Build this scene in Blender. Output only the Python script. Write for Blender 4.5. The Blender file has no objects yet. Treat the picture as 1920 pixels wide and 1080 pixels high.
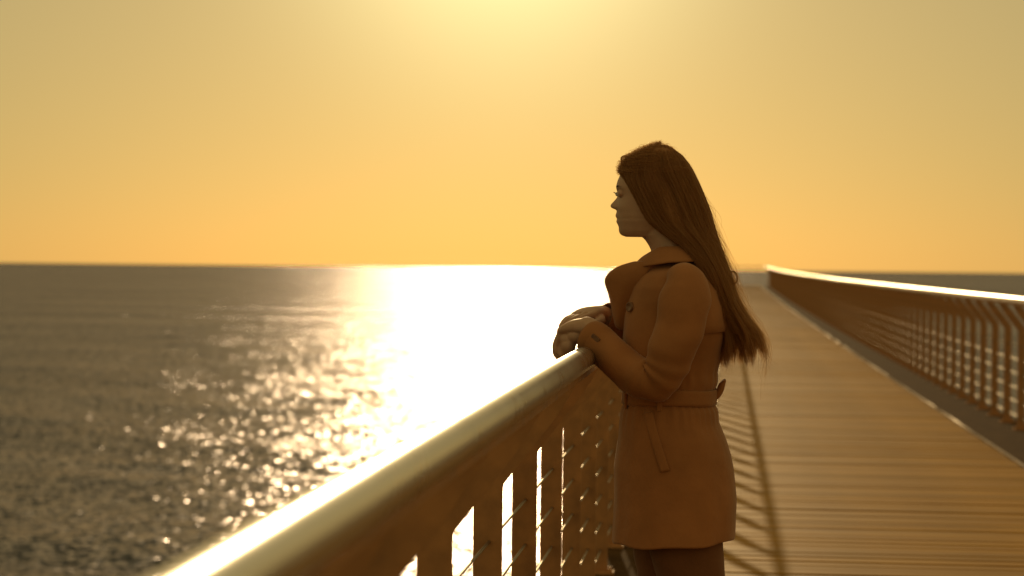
import bpy, bmesh, math, random
import numpy as np
from mathutils import Vector, Matrix

# ------------------------------------------------------------------ camera
scene = bpy.context.scene
FOCAL = 4000.0                      # focal length in pixels of a 1920 px wide frame
CAM = Vector((0, 0, 1.38))
yaw, pitch, roll = 0.0997, -0.0095, 0.0105
fwd = Vector((-math.sin(yaw) * math.cos(pitch), math.cos(yaw) * math.cos(pitch), math.sin(pitch)))
r0 = Vector((math.cos(yaw), math.sin(yaw), 0)); u0 = r0.cross(fwd)
rt = r0 * math.cos(roll) + u0 * math.sin(roll); upv = u0 * math.cos(roll) - r0 * math.sin(roll)
cd = bpy.data.cameras.new('camera'); cam = bpy.data.objects.new('camera', cd)
scene.collection.objects.link(cam); scene.camera = cam
cd.sensor_width = 36.0; cd.lens = 36.0 * FOCAL / 1920.0
cd.clip_start = 0.05; cd.clip_end = 120000
cam.matrix_world = Matrix(((rt.x, upv.x, -fwd.x, CAM.x), (rt.y, upv.y, -fwd.y, CAM.y), (rt.z, upv.z, -fwd.z, CAM.z), (0, 0, 0, 1)))
cd.dof.use_dof = True; cd.dof.focus_distance = 5.33; cd.dof.aperture_fstop = 4.0
cd.dof.aperture_blades = 8; cd.dof.aperture_rotation = 0.2

# ------------------------------------------------------------------ sky and sun
SUN_EL = math.radians(11.2); SUN_AZ = math.radians(-6.0)      # azimuth from +Y towards +X
w = bpy.data.worlds.new('World'); scene.world = w; w.use_nodes = True
nt = w.node_tree; nt.nodes.clear(); L = nt.links.new
sky = nt.nodes.new('ShaderNodeTexSky'); sky.sky_type = 'NISHITA'; sky.sun_disc = False
sky.sun_elevation = SUN_EL; sky.sun_rotation = SUN_AZ
sky.altitude = 0; sky.air_density = 1.3; sky.dust_density = 0.75; sky.ozone_density = 1.0
warm = nt.nodes.new('ShaderNodeMix'); warm.data_type = 'RGBA'; warm.blend_type = 'MULTIPLY'
warm.inputs['Factor'].default_value = 1.0
warm.inputs[7].default_value = (0.84, 0.785, 0.675, 1)            # low golden light, camera balanced warm
bg = nt.nodes.new('ShaderNodeBackground'); bg.inputs['Strength'].default_value = 0.05
wo = nt.nodes.new('ShaderNodeOutputWorld')
sky_fill = nt.nodes.new('ShaderNodeMix'); sky_fill.data_type = 'RGBA'; sky_fill.blend_type = 'ADD'   # even fill light added all round the sky to lift backlit surfaces
sky_fill.inputs['Factor'].default_value = 1.0; sky_fill.inputs[7].default_value = (18.5, 13.8, 4.8, 1)
L(sky.outputs[0], warm.inputs[6]); L(warm.outputs[2], sky_fill.inputs[6])
# aureole of bright haze close round the sun
tcw = nt.nodes.new('ShaderNodeTexCoord'); dp = nt.nodes.new('ShaderNodeVectorMath'); dp.operation = 'DOT_PRODUCT'
dp.inputs[1].default_value = (math.sin(SUN_AZ) * math.cos(SUN_EL), math.cos(SUN_AZ) * math.cos(SUN_EL), math.sin(SUN_EL))
pw = nt.nodes.new('ShaderNodeMath'); pw.operation = 'POWER'; pw.inputs[1].default_value = 300.0; pw.use_clamp = True
sc = nt.nodes.new('ShaderNodeVectorMath'); sc.operation = 'SCALE'; sc.inputs[0].default_value = (52.0, 52.0, 27.0)
au = nt.nodes.new('ShaderNodeMix'); au.data_type = 'RGBA'; au.blend_type = 'ADD'; au.inputs['Factor'].default_value = 1.0
L(tcw.outputs['Generated'], dp.inputs[0]); L(dp.outputs['Value'], pw.inputs[0]); L(pw.outputs[0], sc.inputs['Scale'])
L(sky_fill.outputs[2], au.inputs[6]); L(sc.outputs[0], au.inputs[7]); L(au.outputs[2], bg.inputs[0])
L(bg.outputs[0], wo.inputs[0])

sd = bpy.data.lights.new('sun', 'SUN'); sun = bpy.data.objects.new('sun', sd); scene.collection.objects.link(sun)
sd.energy = 5.0; sd.angle = math.radians(0.53); sd.color = (1.0, 0.70, 0.34)
sdir = Vector((math.sin(SUN_AZ) * math.cos(SUN_EL), math.cos(SUN_AZ) * math.cos(SUN_EL), math.sin(SUN_EL)))
sun.rotation_euler = sdir.to_track_quat('Z', 'Y').to_euler(); sun.location = (-10, 60, 30)

scene.view_settings.view_transform = 'Standard'; scene.view_settings.look = 'None'
scene.view_settings.exposure = -1.7; scene.view_settings.gamma = 1.0
scene.view_settings.use_curve_mapping = False
scene.cycles.use_denoising = True
scene.cycles.use_adaptive_sampling = False
scene.cycles.max_bounces = 6; scene.cycles.diffuse_bounces = 3; scene.cycles.glossy_bounces = 3
scene.cycles.caustics_reflective = False; scene.cycles.caustics_refractive = False
scene.cycles.sample_clamp_indirect = 6.0; scene.cycles.sample_clamp_direct = 320.0
random.seed(7); np.random.seed(7)
COL = scene.collection

# ------------------------------------------------------------------ helpers
def link(o, parent=None):
    COL.objects.link(o)
    if parent is not None: o.parent = parent
    return o
def mesh_obj(name, verts, faces, mat, parent=None, smooth=False):
    me = bpy.data.meshes.new(name); me.from_pydata([tuple(map(float, v)) for v in verts], [], faces)
    me.update()
    if smooth: me.polygons.foreach_set('use_smooth', [True] * len(me.polygons))
    if mat: me.materials.append(mat)
    return link(bpy.data.objects.new(name, me), parent)
def grid_mesh(name, V, mat, parent=None, close_v=False, smooth=True):
    """V: (rows, cols, 3) array -> quads, fast path for big sheets"""
    R, Cn = V.shape[:2]
    idx = np.arange(R * Cn).reshape(R, Cn)
    if close_v: idx = np.concatenate([idx, idx[:, :1]], 1)
    q = np.stack([idx[:-1, :-1], idx[:-1, 1:], idx[1:, 1:], idx[1:, :-1]], -1).reshape(-1, 4)
    return raw_mesh(name, V.reshape(-1, 3), q, mat, parent, smooth)
def raw_mesh(name, verts, quads, mat, parent=None, smooth=True):
    quads = np.asarray(quads, dtype=np.int32); n = quads.shape[1]
    me = bpy.data.meshes.new(name)
    me.vertices.add(len(verts)); me.vertices.foreach_set('co', np.asarray(verts, dtype=np.float32).ravel())
    me.loops.add(quads.size); me.loops.foreach_set('vertex_index', quads.ravel())
    me.polygons.add(len(quads))
    me.polygons.foreach_set('loop_start', np.arange(0, quads.size, n, dtype=np.int32))
    me.polygons.foreach_set('use_smooth', np.full(len(quads), smooth, dtype=bool))
    me.update(calc_edges=True); me.validate()
    if mat: me.materials.append(mat)
    return link(bpy.data.objects.new(name, me), parent)
def box_vf(x0, x1, y0, y1, z0, z1):
    v = [(x0,y0,z0),(x1,y0,z0),(x1,y1,z0),(x0,y1,z0),(x0,y0,z1),(x1,y0,z1),(x1,y1,z1),(x0,y1,z1)]
    f = [(0,3,2,1),(4,5,6,7),(0,1,5,4),(1,2,6,5),(2,3,7,6),(3,0,4,7)]
    return v, f
def bevel_mesh(me, width, seg=1):
    bm = bmesh.new(); bm.from_mesh(me)
    bmesh.ops.bevel(bm, geom=bm.edges[:], offset=width, segments=seg, affect='EDGES', profile=0.7)
    bm.to_mesh(me); bm.free(); me.update()
def empty(name, loc, **props):
    o = bpy.data.objects.new(name, None); o.location = loc; o.empty_display_size = 0.2
    for k, v in props.items(): o[k] = v
    return link(o)
def tag(o, **props):
    for k, v in props.items(): o[k] = v
    return o

# ------------------------------------------------------------------ materials
class MatB:
    def __init__(self, name):
        self.m = bpy.data.materials.new(name); self.m.use_nodes = True
        self.nt = self.m.node_tree; self.b = self.nt.nodes['Principled BSDF']; self.out = self.nt.nodes['Material Output']
    def n(self, t, **kw):
        x = self.nt.nodes.new(t)
        for k, v in kw.items(): setattr(x, k, v)
        return x
    def l(self, a, b): self.nt.links.new(a, b)
def simple(name, col, rough=0.6, metal=0.0, noise=0.0, scale=20, bump=0.0, bscale=80, coords='Object', rvar=0.0, spec=0.5):
    M = MatB(name); b = M.b
    b.inputs['Base Color'].default_value = (*col, 1); b.inputs['Roughness'].default_value = rough
    b.inputs['Metallic'].default_value = metal; b.inputs['Specular IOR Level'].default_value = spec
    tc = M.n('ShaderNodeTexCoord')
    if noise > 0 or rvar > 0:
        no = M.n('ShaderNodeTexNoise'); no.inputs['Scale'].default_value = scale; no.inputs['Detail'].default_value = 6
        M.l(tc.outputs[coords], no.inputs['Vector'])
        if noise > 0:
            rp = M.n('ShaderNodeMapRange'); rp.inputs[3].default_value = 1 - noise; rp.inputs[4].default_value = 1 + noise
            rp.inputs[1].default_value = 0.3; rp.inputs[2].default_value = 0.7
            M.l(no.outputs[0], rp.inputs[0])
            mx = M.n('ShaderNodeVectorMath', operation='SCALE'); mx.inputs[0].default_value = col
            M.l(rp.outputs[0], mx.inputs['Scale']); M.l(mx.outputs[0], b.inputs['Base Color'])
        if rvar > 0:
            rr = M.n('ShaderNodeMapRange'); rr.inputs[1].default_value = 0.3; rr.inputs[2].default_value = 0.7
            rr.inputs[3].default_value = max(0.02, rough - rvar); rr.inputs[4].default_value = min(1, rough + rvar)
            M.l(no.outputs[0], rr.inputs[0]); M.l(rr.outputs[0], b.inputs['Roughness'])
    if bump > 0:
        n2 = M.n('ShaderNodeTexNoise'); n2.inputs['Scale'].default_value = bscale; n2.inputs['Detail'].default_value = 4
        M.l(tc.outputs[coords], n2.inputs['Vector'])
        bu = M.n('ShaderNodeBump'); bu.inputs['Strength'].default_value = bump; bu.inputs['Distance'].default_value = 0.004
        M.l(n2.outputs[0], bu.inputs['Height']); M.l(bu.outputs[0], b.inputs['Normal'])
    return M.m

def water_material():
    M = MatB('sea_water'); M.nt.nodes.remove(M.b)
    tc = M.n('ShaderNodeTexCoord'); geo = M.n('ShaderNodeNewGeometry')
    acc = geo.outputs['Normal']
    # gusts: patches of rougher and calmer water
    gm = M.n('ShaderNodeMapping'); gm.inputs['Scale'].default_value = (0.012, 0.05, 1); M.l(tc.outputs['Object'], gm.inputs[0])
    gn = M.n('ShaderNodeTexNoise'); gn.inputs['Scale'].default_value = 1.0; gn.inputs['Detail'].default_value = 3; M.l(gm.outputs[0], gn.inputs['Vector'])
    gr = M.n('ShaderNodeMapRange'); gr.inputs[1].default_value = 0.3; gr.inputs[2].default_value = 0.7; gr.inputs[3].default_value = 0.6; gr.inputs[4].default_value = 1.4
    M.l(gn.outputs[0], gr.inputs[0])
    for (sx, sy, amp, det) in ((0.02, 0.16, 0.03, 1.0), (0.4, 1.4, 0.07, 1.0), (1.8, 2.6, 0.33, 0.0), (4.6, 4.4, 0.54, 0.0)):
        mp = M.n('ShaderNodeMapping'); mp.inputs['Scale'].default_value = (sx, sy, 1)
        mp.inputs['Location'].default_value = (sx * 31, sy * 17, 0)
        M.l(tc.outputs['Object'], mp.inputs[0])
        no = M.n('ShaderNodeTexNoise'); no.inputs['Scale'].default_value = 1.0; no.inputs['Detail'].default_value = det
        M.l(mp.outputs[0], no.inputs['Vector'])
        sb = M.n('ShaderNodeVectorMath', operation='SUBTRACT'); sb.inputs[1].default_value = (0.5, 0.5, 0.5)
        M.l(no.outputs['Color'], sb.inputs[0])
        ml = M.n('ShaderNodeVectorMath', operation='MULTIPLY'); ml.inputs[1].default_value = (amp * 2, amp * 2, 0)
        M.l(sb.outputs[0], ml.inputs[0])
        g = M.n('ShaderNodeVectorMath', operation='SCALE'); M.l(ml.outputs[0], g.inputs[0]); M.l(gr.outputs[0], g.inputs['Scale'])
        ad = M.n('ShaderNodeVectorMath', operation='ADD'); M.l(acc, ad.inputs[0]); M.l(g.outputs[0], ad.inputs[1])
        acc = ad.outputs[0]
    nm = M.n('ShaderNodeVectorMath', operation='NORMALIZE'); M.l(acc, nm.inputs[0])
    df = M.n('ShaderNodeBsdfDiffuse'); df.inputs['Color'].default_value = (0.030, 0.036, 0.042, 1)
    gl = M.n('ShaderNodeBsdfGlossy'); gl.inputs['Color'].default_value = (0.50, 0.48, 0.55, 1); gl.inputs['Roughness'].default_value = 0.20
    fr = M.n('ShaderNodeFresnel'); fr.inputs['IOR'].default_value = 1.333
    mx = M.n('ShaderNodeMixShader')
    for q in (df, gl, fr): M.l(nm.outputs[0], q.inputs['Normal'])
    M.l(fr.outputs[0], mx.inputs[0]); M.l(df.outputs[0], mx.inputs[1]); M.l(gl.outputs[0], mx.inputs[2]); M.l(mx.outputs[0], M.out.inputs['Surface'])
    return M.m

def wood_material():
    M = MatB('weathered_deck_wood'); b = M.b
    tc = M.n('ShaderNodeTexCoord'); oi = M.n('ShaderNodeObjectInfo')
    mp = M.n('ShaderNodeMapping'); mp.inputs['Scale'].default_value = (1.2, 26, 26)
    M.l(tc.outputs['Object'], mp.inputs[0])
    off = M.n('ShaderNodeVectorMath', operation='ADD'); M.l(mp.outputs[0], off.inputs[0])
    cmb = M.n('ShaderNodeCombineXYZ')
    ml = M.n('ShaderNodeMath', operation='MULTIPLY'); ml.inputs[1].default_value = 37.0
    M.l(oi.outputs['Random'], ml.inputs[0]); M.l(ml.outputs[0], cmb.inputs[0]); M.l(cmb.outputs[0], off.inputs[1])
    no = M.n('ShaderNodeTexNoise'); no.inputs['Scale'].default_value = 1.0; no.inputs['Detail'].default_value = 8; no.inputs['Roughness'].default_value = 0.62
    M.l(off.outputs[0], no.inputs['Vector'])
    big = M.n('ShaderNodeTexNoise'); big.inputs['Scale'].default_value = 0.9; big.inputs['Detail'].default_value = 3
    M.l(tc.outputs['Object'], big.inputs['Vector'])
    cr = M.n('ShaderNodeValToRGB'); e = cr.color_ramp.elements
    e[0].position = 0.3; e[0].color = (0.30, 0.138, 0.019, 1); e[1].position = 0.72; e[1].color = (0.50, 0.268, 0.040, 1)
    M.l(no.outputs[0], cr.inputs[0])
    tone = M.n('ShaderNodeMapRange'); tone.inputs[3].default_value = 0.86; tone.inputs[4].default_value = 1.14
    M.l(oi.outputs['Random'], tone.inputs[0])
    t2 = M.n('ShaderNodeMapRange'); t2.inputs[1].default_value = 0.3; t2.inputs[2].default_value = 0.7; t2.inputs[3].default_value = 0.8; t2.inputs[4].default_value = 1.2
    M.l(big.outputs[0], t2.inputs[0])
    tm = M.n('ShaderNodeMath', operation='MULTIPLY'); M.l(tone.outputs[0], tm.inputs[0]); M.l(t2.outputs[0], tm.inputs[1])
    sc = M.n('ShaderNodeVectorMath', operation='SCALE'); M.l(cr.outputs[0], sc.inputs[0]); M.l(tm.outputs[0], sc.inputs['Scale'])
    M.l(sc.outputs[0], b.inputs['Base Color'])
    rr = M.n('ShaderNodeMapRange'); rr.inputs[3].default_value = 0.42; rr.inputs[4].default_value = 0.7
    M.l(no.outputs[0], rr.inputs[0]); M.l(rr.outputs[0], b.inputs['Roughness']); b.inputs['Specular IOR Level'].default_value = 0.04
    bu = M.n('ShaderNodeBump'); bu.inputs['Strength'].default_value = 0.35; bu.inputs['Distance'].default_value = 0.003
    M.l(no.outputs[0], bu.inputs['Height']); M.l(bu.outputs[0], b.inputs['Normal'])
    return M.m

M_WATER = water_material(); M_WOOD = wood_material()
M_STEEL = simple('brushed_steel', (0.62, 0.60, 0.56), 0.29, 1.0, noise=0.05, scale=9, bump=0.03, bscale=160, rvar=0.03)
M_POST = simple('flare_browned_steel', (0.45, 0.215, 0.08), 0.6, 0.0, noise=0.25, scale=14, bump=0.1, rvar=0.12)  # grey steel, with the brown cast of lens flare put into its colour
M_CABLE = simple('cable_steel', (0.34, 0.28, 0.21), 0.48, 1.0, noise=0.1, scale=60)
M_CONC = simple('edge_concrete', (0.085, 0.045, 0.018), 0.95, 0.0, noise=0.25, scale=5, bump=0.3, bscale=60, spec=0.02)
M_TRIM = simple('worn_steel_trim', (0.22, 0.15, 0.085), 0.55, 1.0, noise=0.35, scale=6, bump=0.3, bscale=14, rvar=0.15)

# ------------------------------------------------------------------ sea
SEA_Z = -5.6
def build_sea():
    rs = [3.0]
    while rs[-1] < 60000:
        r = rs[-1]
        rs.append(r + (2.5 if r < 36 else max(0.36, r * 0.0085)))
    rs = np.array(rs)
    fine = np.radians(np.linspace(-32, 16, 300)); coarse = np.radians(np.linspace(16, 328, 80))[1:-1]
    az = np.concatenate([fine, coarse])
    Rr, A = np.meshgrid(rs, az, indexing='ij')
    X = Rr * np.sin(A); Y = Rr * np.cos(A); Z = np.zeros_like(X)
    dr = np.gradient(rs)[:, None] * np.ones_like(A)
    dt = Rr * np.radians(48 / 300.0); sp = np.maximum(dr, dt); sp[:, 300:] = 50
    rng = np.random.RandomState(3)
    for i in range(46):
        lam = 1.6 * (14 / 1.6) ** rng.rand(); th = rng.normal(math.radians(250), 0.55)
        k = 2 * math.pi / lam; amp = 0.0042 * lam ** 0.9 * (0.5 + rng.rand()) * 0.5
        fade = np.clip((lam / sp - 2.5) / 3.0, 0, 1)
        Z += fade * amp * np.sin(k * (X * math.cos(th) + Y * math.sin(th)) + rng.rand() * 6.28)
    V = np.stack([X, Y, Z + SEA_Z], -1)
    o = grid_mesh('sea', V, M_WATER, close_v=True)
    # close the small hole under the pier
    tag(o, kind='structure', label='open sea with a broad white path of sun glitter', category='sea')
    return o
build_sea()

# ------------------------------------------------------------------ pier deck
PIER_END = 128.0
def deck_z(y):                                    # level at first, then rising gently to the pier head
    y = np.asarray(y, float)
    return 3.2e-5 * np.clip(y - 12.0, 0, None) ** 2
DECK_L, DECK_R = -0.09, 2.13
POST_L, POST_R = -0.55, 2.59
PITCH = 0.148
def build_deck():
    ys = np.concatenate([np.arange(-4, 40, 4.0), np.arange(40, PIER_END + 3.1, 3.0)])
    # the slab below the boards
    prof = [(POST_L - 0.16, -0.42), (POST_R + 0.16, -0.42), (POST_R + 0.16, -0.02), (DECK_R + 0.0, -0.02), (DECK_R, -0.045), (DECK_L, -0.045), (DECK_L, -0.02), (POST_L - 0.16, -0.02)]
    V = np.array([[(x, y, z + deck_z(y)) for (x, z) in prof] for y in ys])
    slab = grid_mesh('pier_deck', V, M_CONC, close_v=True, smooth=False)
    tag(slab, kind='structure', label='long plank-floored pier deck running out to sea', category='pier')
    # boards: the first 300 each a part of its own, the far ones joined
    me = []
    rng = random.Random(5)
    for k in range(6):
        v, f = box_vf(DECK_L + 0.012, DECK_R - 0.012, -0.0665, 0.0665, -0.038, 0.0)
        m = bpy.data.meshes.new('plank'); m.from_pydata(v, [], f); m.update()
        bevel_mesh(m, 0.004)
        for vv in m.vertices: vv.co.z += rng.uniform(-0.0006, 0.0006)
        m.materials.append(M_WOOD); me.append(m)
    y = 6.0; n = 0
    while n < 300:
        o = bpy.data.objects.new('plank', me[rng.randrange(6)])
        o.location = (rng.uniform(-0.004, 0.004), y, float(deck_z(y)) + rng.uniform(-0.0025, 0.0025))
        o.rotation_euler = (rng.uniform(-0.012, 0.012), rng.uniform(-0.0008, 0.0008), rng.uniform(-0.0012, 0.0012))
        link(o, slab); y += PITCH; n += 1
    vs, fs = [], []
    rest = list(np.arange(6.0 - PITCH, -3.9, -PITCH)) + list(np.arange(y, PIER_END + 3, PITCH))
    for yy in rest:
        z = float(deck_z(yy)) + rng.uniform(-0.0025, 0.0025); b = len(vs)
        v, f = box_vf(DECK_L + 0.012, DECK_R - 0.012, yy - 0.0665, yy + 0.0665, z - 0.038, z)
        vs += v; fs += [tuple(i + b for i in q) for q in f]
    o = mesh_obj('far_planks', vs, fs, M_WOOD, slab); tag(o, kind='stuff')
    # kerb strips beside the boards, with a worn steel edge on the inside
    for sgn, x0, x1, xe in ((-1, POST_L - 0.14, DECK_L - 0.004, DECK_L), (1, DECK_R + 0.004, POST_R + 0.14, DECK_R)):
        ys2 = np.concatenate([np.arange(-4, 40, 1.0), np.arange(40, PIER_END + 3.1, 3.0)])
        rg = np.random.RandomState(11)
        V = np.array([[(a, yy, zz + deck_z(yy)) for a, zz in ((x0, -0.02), (x0, 0.004), (x1, 0.004), (x1, -0.02))] for yy in ys2])
        grid_mesh('edge_strip', V, M_CONC, slab, close_v=True, smooth=False)
        ex = xe + sgn * 0.004
        V = np.array([[(ex + a, yy, zz + deck_z(yy)) for a, zz in ((-0.011, -0.01), (-0.011, 0.006), (0.011, 0.008), (0.011, -0.01))] for yy in np.arange(-4, PIER_END + 3, 0.8)])
        V[:, 1:3, 2] += rg.normal(0, 0.0022, V[:, 1:3, 2].shape); V[:, 1:3, 0] += rg.normal(0, 0.0016, V[:, 1:3, 0].shape)
        grid_mesh('edge_trim', V, M_TRIM, slab, close_v=True, smooth=False)
    for yy in np.arange(8, PIER_END, 15.0):         # piles standing in the sea
        for x in (0.0, 2.05):
            z1 = float(deck_z(yy)) - 0.40; a = np.linspace(0, 2 * math.pi, 14, endpoint=False)
            V = np.array([[(x + 0.3 * math.cos(t), yy + 0.3 * math.sin(t), z) for t in a] for z in (SEA_Z - 1.2, z1)])
            grid_mesh('pile', V, M_CONC, slab, close_v=True)
build_deck()

# ------------------------------------------------------------------ railings
POST_H = 1.16                                       # height of the handrail's axis
def post_profile():
    """centre line of a post in its own plane: (lean towards the walkway, height, half width)"""
    pts = []
    for t in np.linspace(0, 1, 9): pts.append((0.0, 0.004 + t * (0.86 - 0.004), 0.0340))
    for t in np.linspace(0, 1, 8)[1:]:
        a = t * 0.66; R = 0.06
        pts.append((R * (1 - math.cos(a)), 0.86 + R * math.sin(a), 0.0340))
    x0, z0, _ = pts[-1]
    for t in np.linspace(0, 1, 6)[1:]:
        d = t * 0.298
        pts.append((x0 + d * math.sin(0.66), z0 + d * math.cos(0.66), 0.0340 if t < 0.75 else (0.029 if t < 0.9 else 0.02)))
    return pts
PP = post_profile()
TOP_DX, TOP_Z = PP[-1][0], PP[-1][1]
def post_mesh(sgn):
    n = len(PP); V = []
    for i, (x, z, hw) in enumerate(PP):
        a = PP[max(0, i - 1)]; c = PP[min(n - 1, i + 1)]
        d = Vector((c[0] - a[0], c[1] - a[1])).normalized(); nx, nz = d.y, -d.x
        ring = [(x - nx * hw, -0.006, z - nz * hw), (x + nx * hw, -0.006, z + nz * hw), (x + nx * hw, 0.006, z + nz * hw), (x - nx * hw, 0.006, z - nz * hw)]
        V.append([(sgn * a_, b_, c_) for a_, b_, c_ in ring])
    V = np.array(V)
    fs = []
    for i in range(n - 1):
        for j in range(4):
            k = (j + 1) % 4; fs.append((i * 4 + j, i * 4 + k, i * 4 + 4 + k, i * 4 + 4 + j))
    fs += [(3, 2, 1, 0), tuple((n - 1) * 4 + j for j in range(4))]
    me = bpy.data.meshes.new('post'); me.from_pydata([tuple(v) for v in V.reshape(-1, 3)], [], fs); me.update()
    bm = bmesh.new(); bm.from_mesh(me); bmesh.ops.recalc_face_normals(bm, faces=bm.faces[:]); bm.to_mesh(me); bm.free()
    me.materials.append(M_POST); return me
def base_mesh():
    bm = bmesh.new()
    def bx(x0, x1, y0, y1, z0, z1):
        v, f = box_vf(x0, x1, y0, y1, z0, z1); vs = [bm.verts.new(p) for p in v]
        for q in f: bm.faces.new([vs[i] for i in q])
    bx(-0.065, 0.065, -0.05, 0.05, 0.0045, 0.0165)
    for x in (-0.045, 0.045):
        for y in (-0.032, 0.032):
            r = bmesh.ops.create_cone(bm, cap_ends=True, segments=6, radius1=0.012, radius2=0.010, depth=0.016)
            bmesh.ops.translate(bm, verts=r['verts'], vec=(x, y, 0.023))
    me = bpy.data.meshes.new('base_plate'); bm.to_mesh(me); bm.free(); me.materials.append(M_POST); return me
BASE_ME = base_mesh()
def tube(path, rad, seg=10):
    """path (n,3), rad scalar or (n,) -> verts/quads swept tube"""
    P = np.asarray(path, float); n = len(P); rad = np.broadcast_to(np.asarray(rad, float), (n,))
    T = np.gradient(P, axis=0); T /= np.linalg.norm(T, axis=1)[:, None] + 1e-12
    ref = np.array([0, 0, 1.0]); U = np.cross(T, ref); bad = np.linalg.norm(U, axis=1) < 1e-3; U[bad] = (1, 0, 0)
    U /= np.linalg.norm(U, axis=1)[:, None]; W = np.cross(U, T)
    a = np.linspace(0, 2 * math.pi, seg, endpoint=False)
    return P[:, None] + rad[:, None, None] * (np.cos(a)[None, :, None] * U[:, None] + np.sin(a)[None, :, None] * W[:, None])
def build_railing(xp, sgn, y_first, label):
    root = empty('railing', (xp, 0, 0), label=label, category='railing', group='railings of the pier')
    pm = post_mesh(sgn); ys = []
    y = y_first
    while y > -3.5: y -= 0.926
    y += 0.926
    while y < PIER_END: ys.append(y); y += 0.926
    rng = random.Random(3)
    for y in ys:
        p = bpy.data.objects.new('post', pm); p.location = (0, y, float(deck_z(y))); p.rotation_euler = (rng.uniform(-.002, .002), 0, rng.uniform(-.01, .01)); link(p, root)
        b = bpy.data.objects.new('base_plate', BASE_ME); link(b, p)
    hx = sgn * (TOP_DX + 0.012); y0, y1 = -3.4, PIER_END
    edges = np.arange(2.70 - 5.556 * 2 if sgn > 0 else 2.0 - 5.556, y1, 5.556)
    for i in range(len(edges)):
        a = edges[i]; c = min(edges[i] + 5.556, y1)
        if c - a < 0.5: continue
        yy = np.linspace(a + 0.0012, c - 0.0012, 9 if a < 60 else 4)
        dz = rng.uniform(-0.0004, 0.0004)
        yy = np.concatenate([yy[0] + np.array([0, .0006, .0012, .006, .02]), yy[1:-1], yy[-1] - np.array([.02, .006, .0012, .0006, 0])])
        rad = np.full(len(yy), 0.0290); rad[0] = rad[-1] = 0.0277; rad[1] = rad[-2] = 0.0285
        P = np.stack([np.full_like(yy, hx + dz), yy, deck_z(yy) + TOP_Z + 0.027 + dz], -1)
        grid_mesh('handrail', tube(P, rad, 28), M_STEEL, root, close_v=True)
    yy = np.concatenate([np.arange(y0, 60, 2.0), np.arange(60, y1, 4.0)])
    # upright web plate that carries the handrail
    V = np.array([[(hx + q[0], t, float(deck_z(t)) + q[1]) for q in ((-0.003, TOP_Z - 0.020), (0.003, TOP_Z - 0.020), (0.003, TOP_Z + 0.004), (-0.003, TOP_Z + 0.004))] for t in yy])
    grid_mesh('rail_web', V, M_POST, root, close_v=True, smooth=False)
    for h in (0.11, 0.235, 0.36, 0.485, 0.61, 0.735):
        P = np.stack([np.full_like(yy, 0.0) + sgn * 0.004, yy, deck_z(yy) + h], -1)
        grid_mesh('cable', tube(P, 0.0038, 8), M_CABLE, root, close_v=True)
    return root
build_railing(POST_L, 1, 4.06, 'near railing with brushed steel handrail under the woman\'s hands')
build_railing(POST_R, -1, 19.04, 'far right railing of dark posts and cables along the walkway')
def build_end_railing():
    y = PIER_END + 0.5; z = float(deck_z(y))
    root = empty('railing', (1.0, y, z), label='distant railing closing off the end of the pier', category='railing', group='railings of the pier')
    pm = post_mesh(-1)
    for x in np.linspace(-1.5, 1.5, 6):
        p = bpy.data.objects.new('post', pm); p.location = (x, 0, 0); p.rotation_euler = (0, 0, math.pi / 2); link(p, root)
    xs = np.linspace(-1.6, 1.6, 6)
    grid_mesh('handrail', tube(np.stack([xs, xs * 0 - 0.2, xs * 0 + TOP_Z + 0.027], -1), 0.0325, 14), M_STEEL, root, close_v=True)
    for h in (0.11, 0.235, 0.36, 0.485, 0.61, 0.735):
        grid_mesh('cable', tube(np.stack([xs, xs * 0, xs * 0 + h], -1), 0.0045, 6), M_CABLE, root, close_v=True)
build_end_railing()

# ------------------------------------------------------------------ the woman at the railing
ORG = np.array([-0.13, 5.33, 0.0]); CY = 5.33
person = empty('person', tuple(ORG), label='woman with long hair and belted trench coat leaning on the railing', category='person')

def fabric(name, col, rough=0.85, weave=900, sheen=0.3):
    M = MatB(name); b = M.b
    tc = M.n('ShaderNodeTexCoord'); no = M.n('ShaderNodeTexNoise'); no.inputs['Scale'].default_value = 9; no.inputs['Detail'].default_value = 5
    M.l(tc.outputs['Object'], no.inputs['Vector'])
    mr = M.n('ShaderNodeMapRange'); mr.inputs[1].default_value = .3; mr.inputs[2].default_value = .7; mr.inputs[3].default_value = .86; mr.inputs[4].default_value = 1.12
    M.l(no.outputs[0], mr.inputs[0])
    sc = M.n('ShaderNodeVectorMath', operation='SCALE'); sc.inputs[0].default_value = col
    M.l(mr.outputs[0], sc.inputs['Scale']); M.l(sc.outputs[0], b.inputs['Base Color'])
    b.inputs['Roughness'].default_value = rough; b.inputs['Specular IOR Level'].default_value = 0.25
    b.inputs['Sheen Weight'].default_value = sheen; b.inputs['Sheen Roughness'].default_value = 0.4
    n2 = M.n('ShaderNodeTexNoise'); n2.inputs['Scale'].default_value = 26; n2.inputs['Detail'].default_value = 6
    M.l(tc.outputs['Object'], n2.inputs['Vector'])
    bu = M.n('ShaderNodeBump'); bu.inputs['Strength'].default_value = 0.5; bu.inputs['Distance'].default_value = 0.006
    M.l(n2.outputs[0], bu.inputs['Height']); M.l(bu.outputs[0], b.inputs['Normal'])
    return M.m
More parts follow.
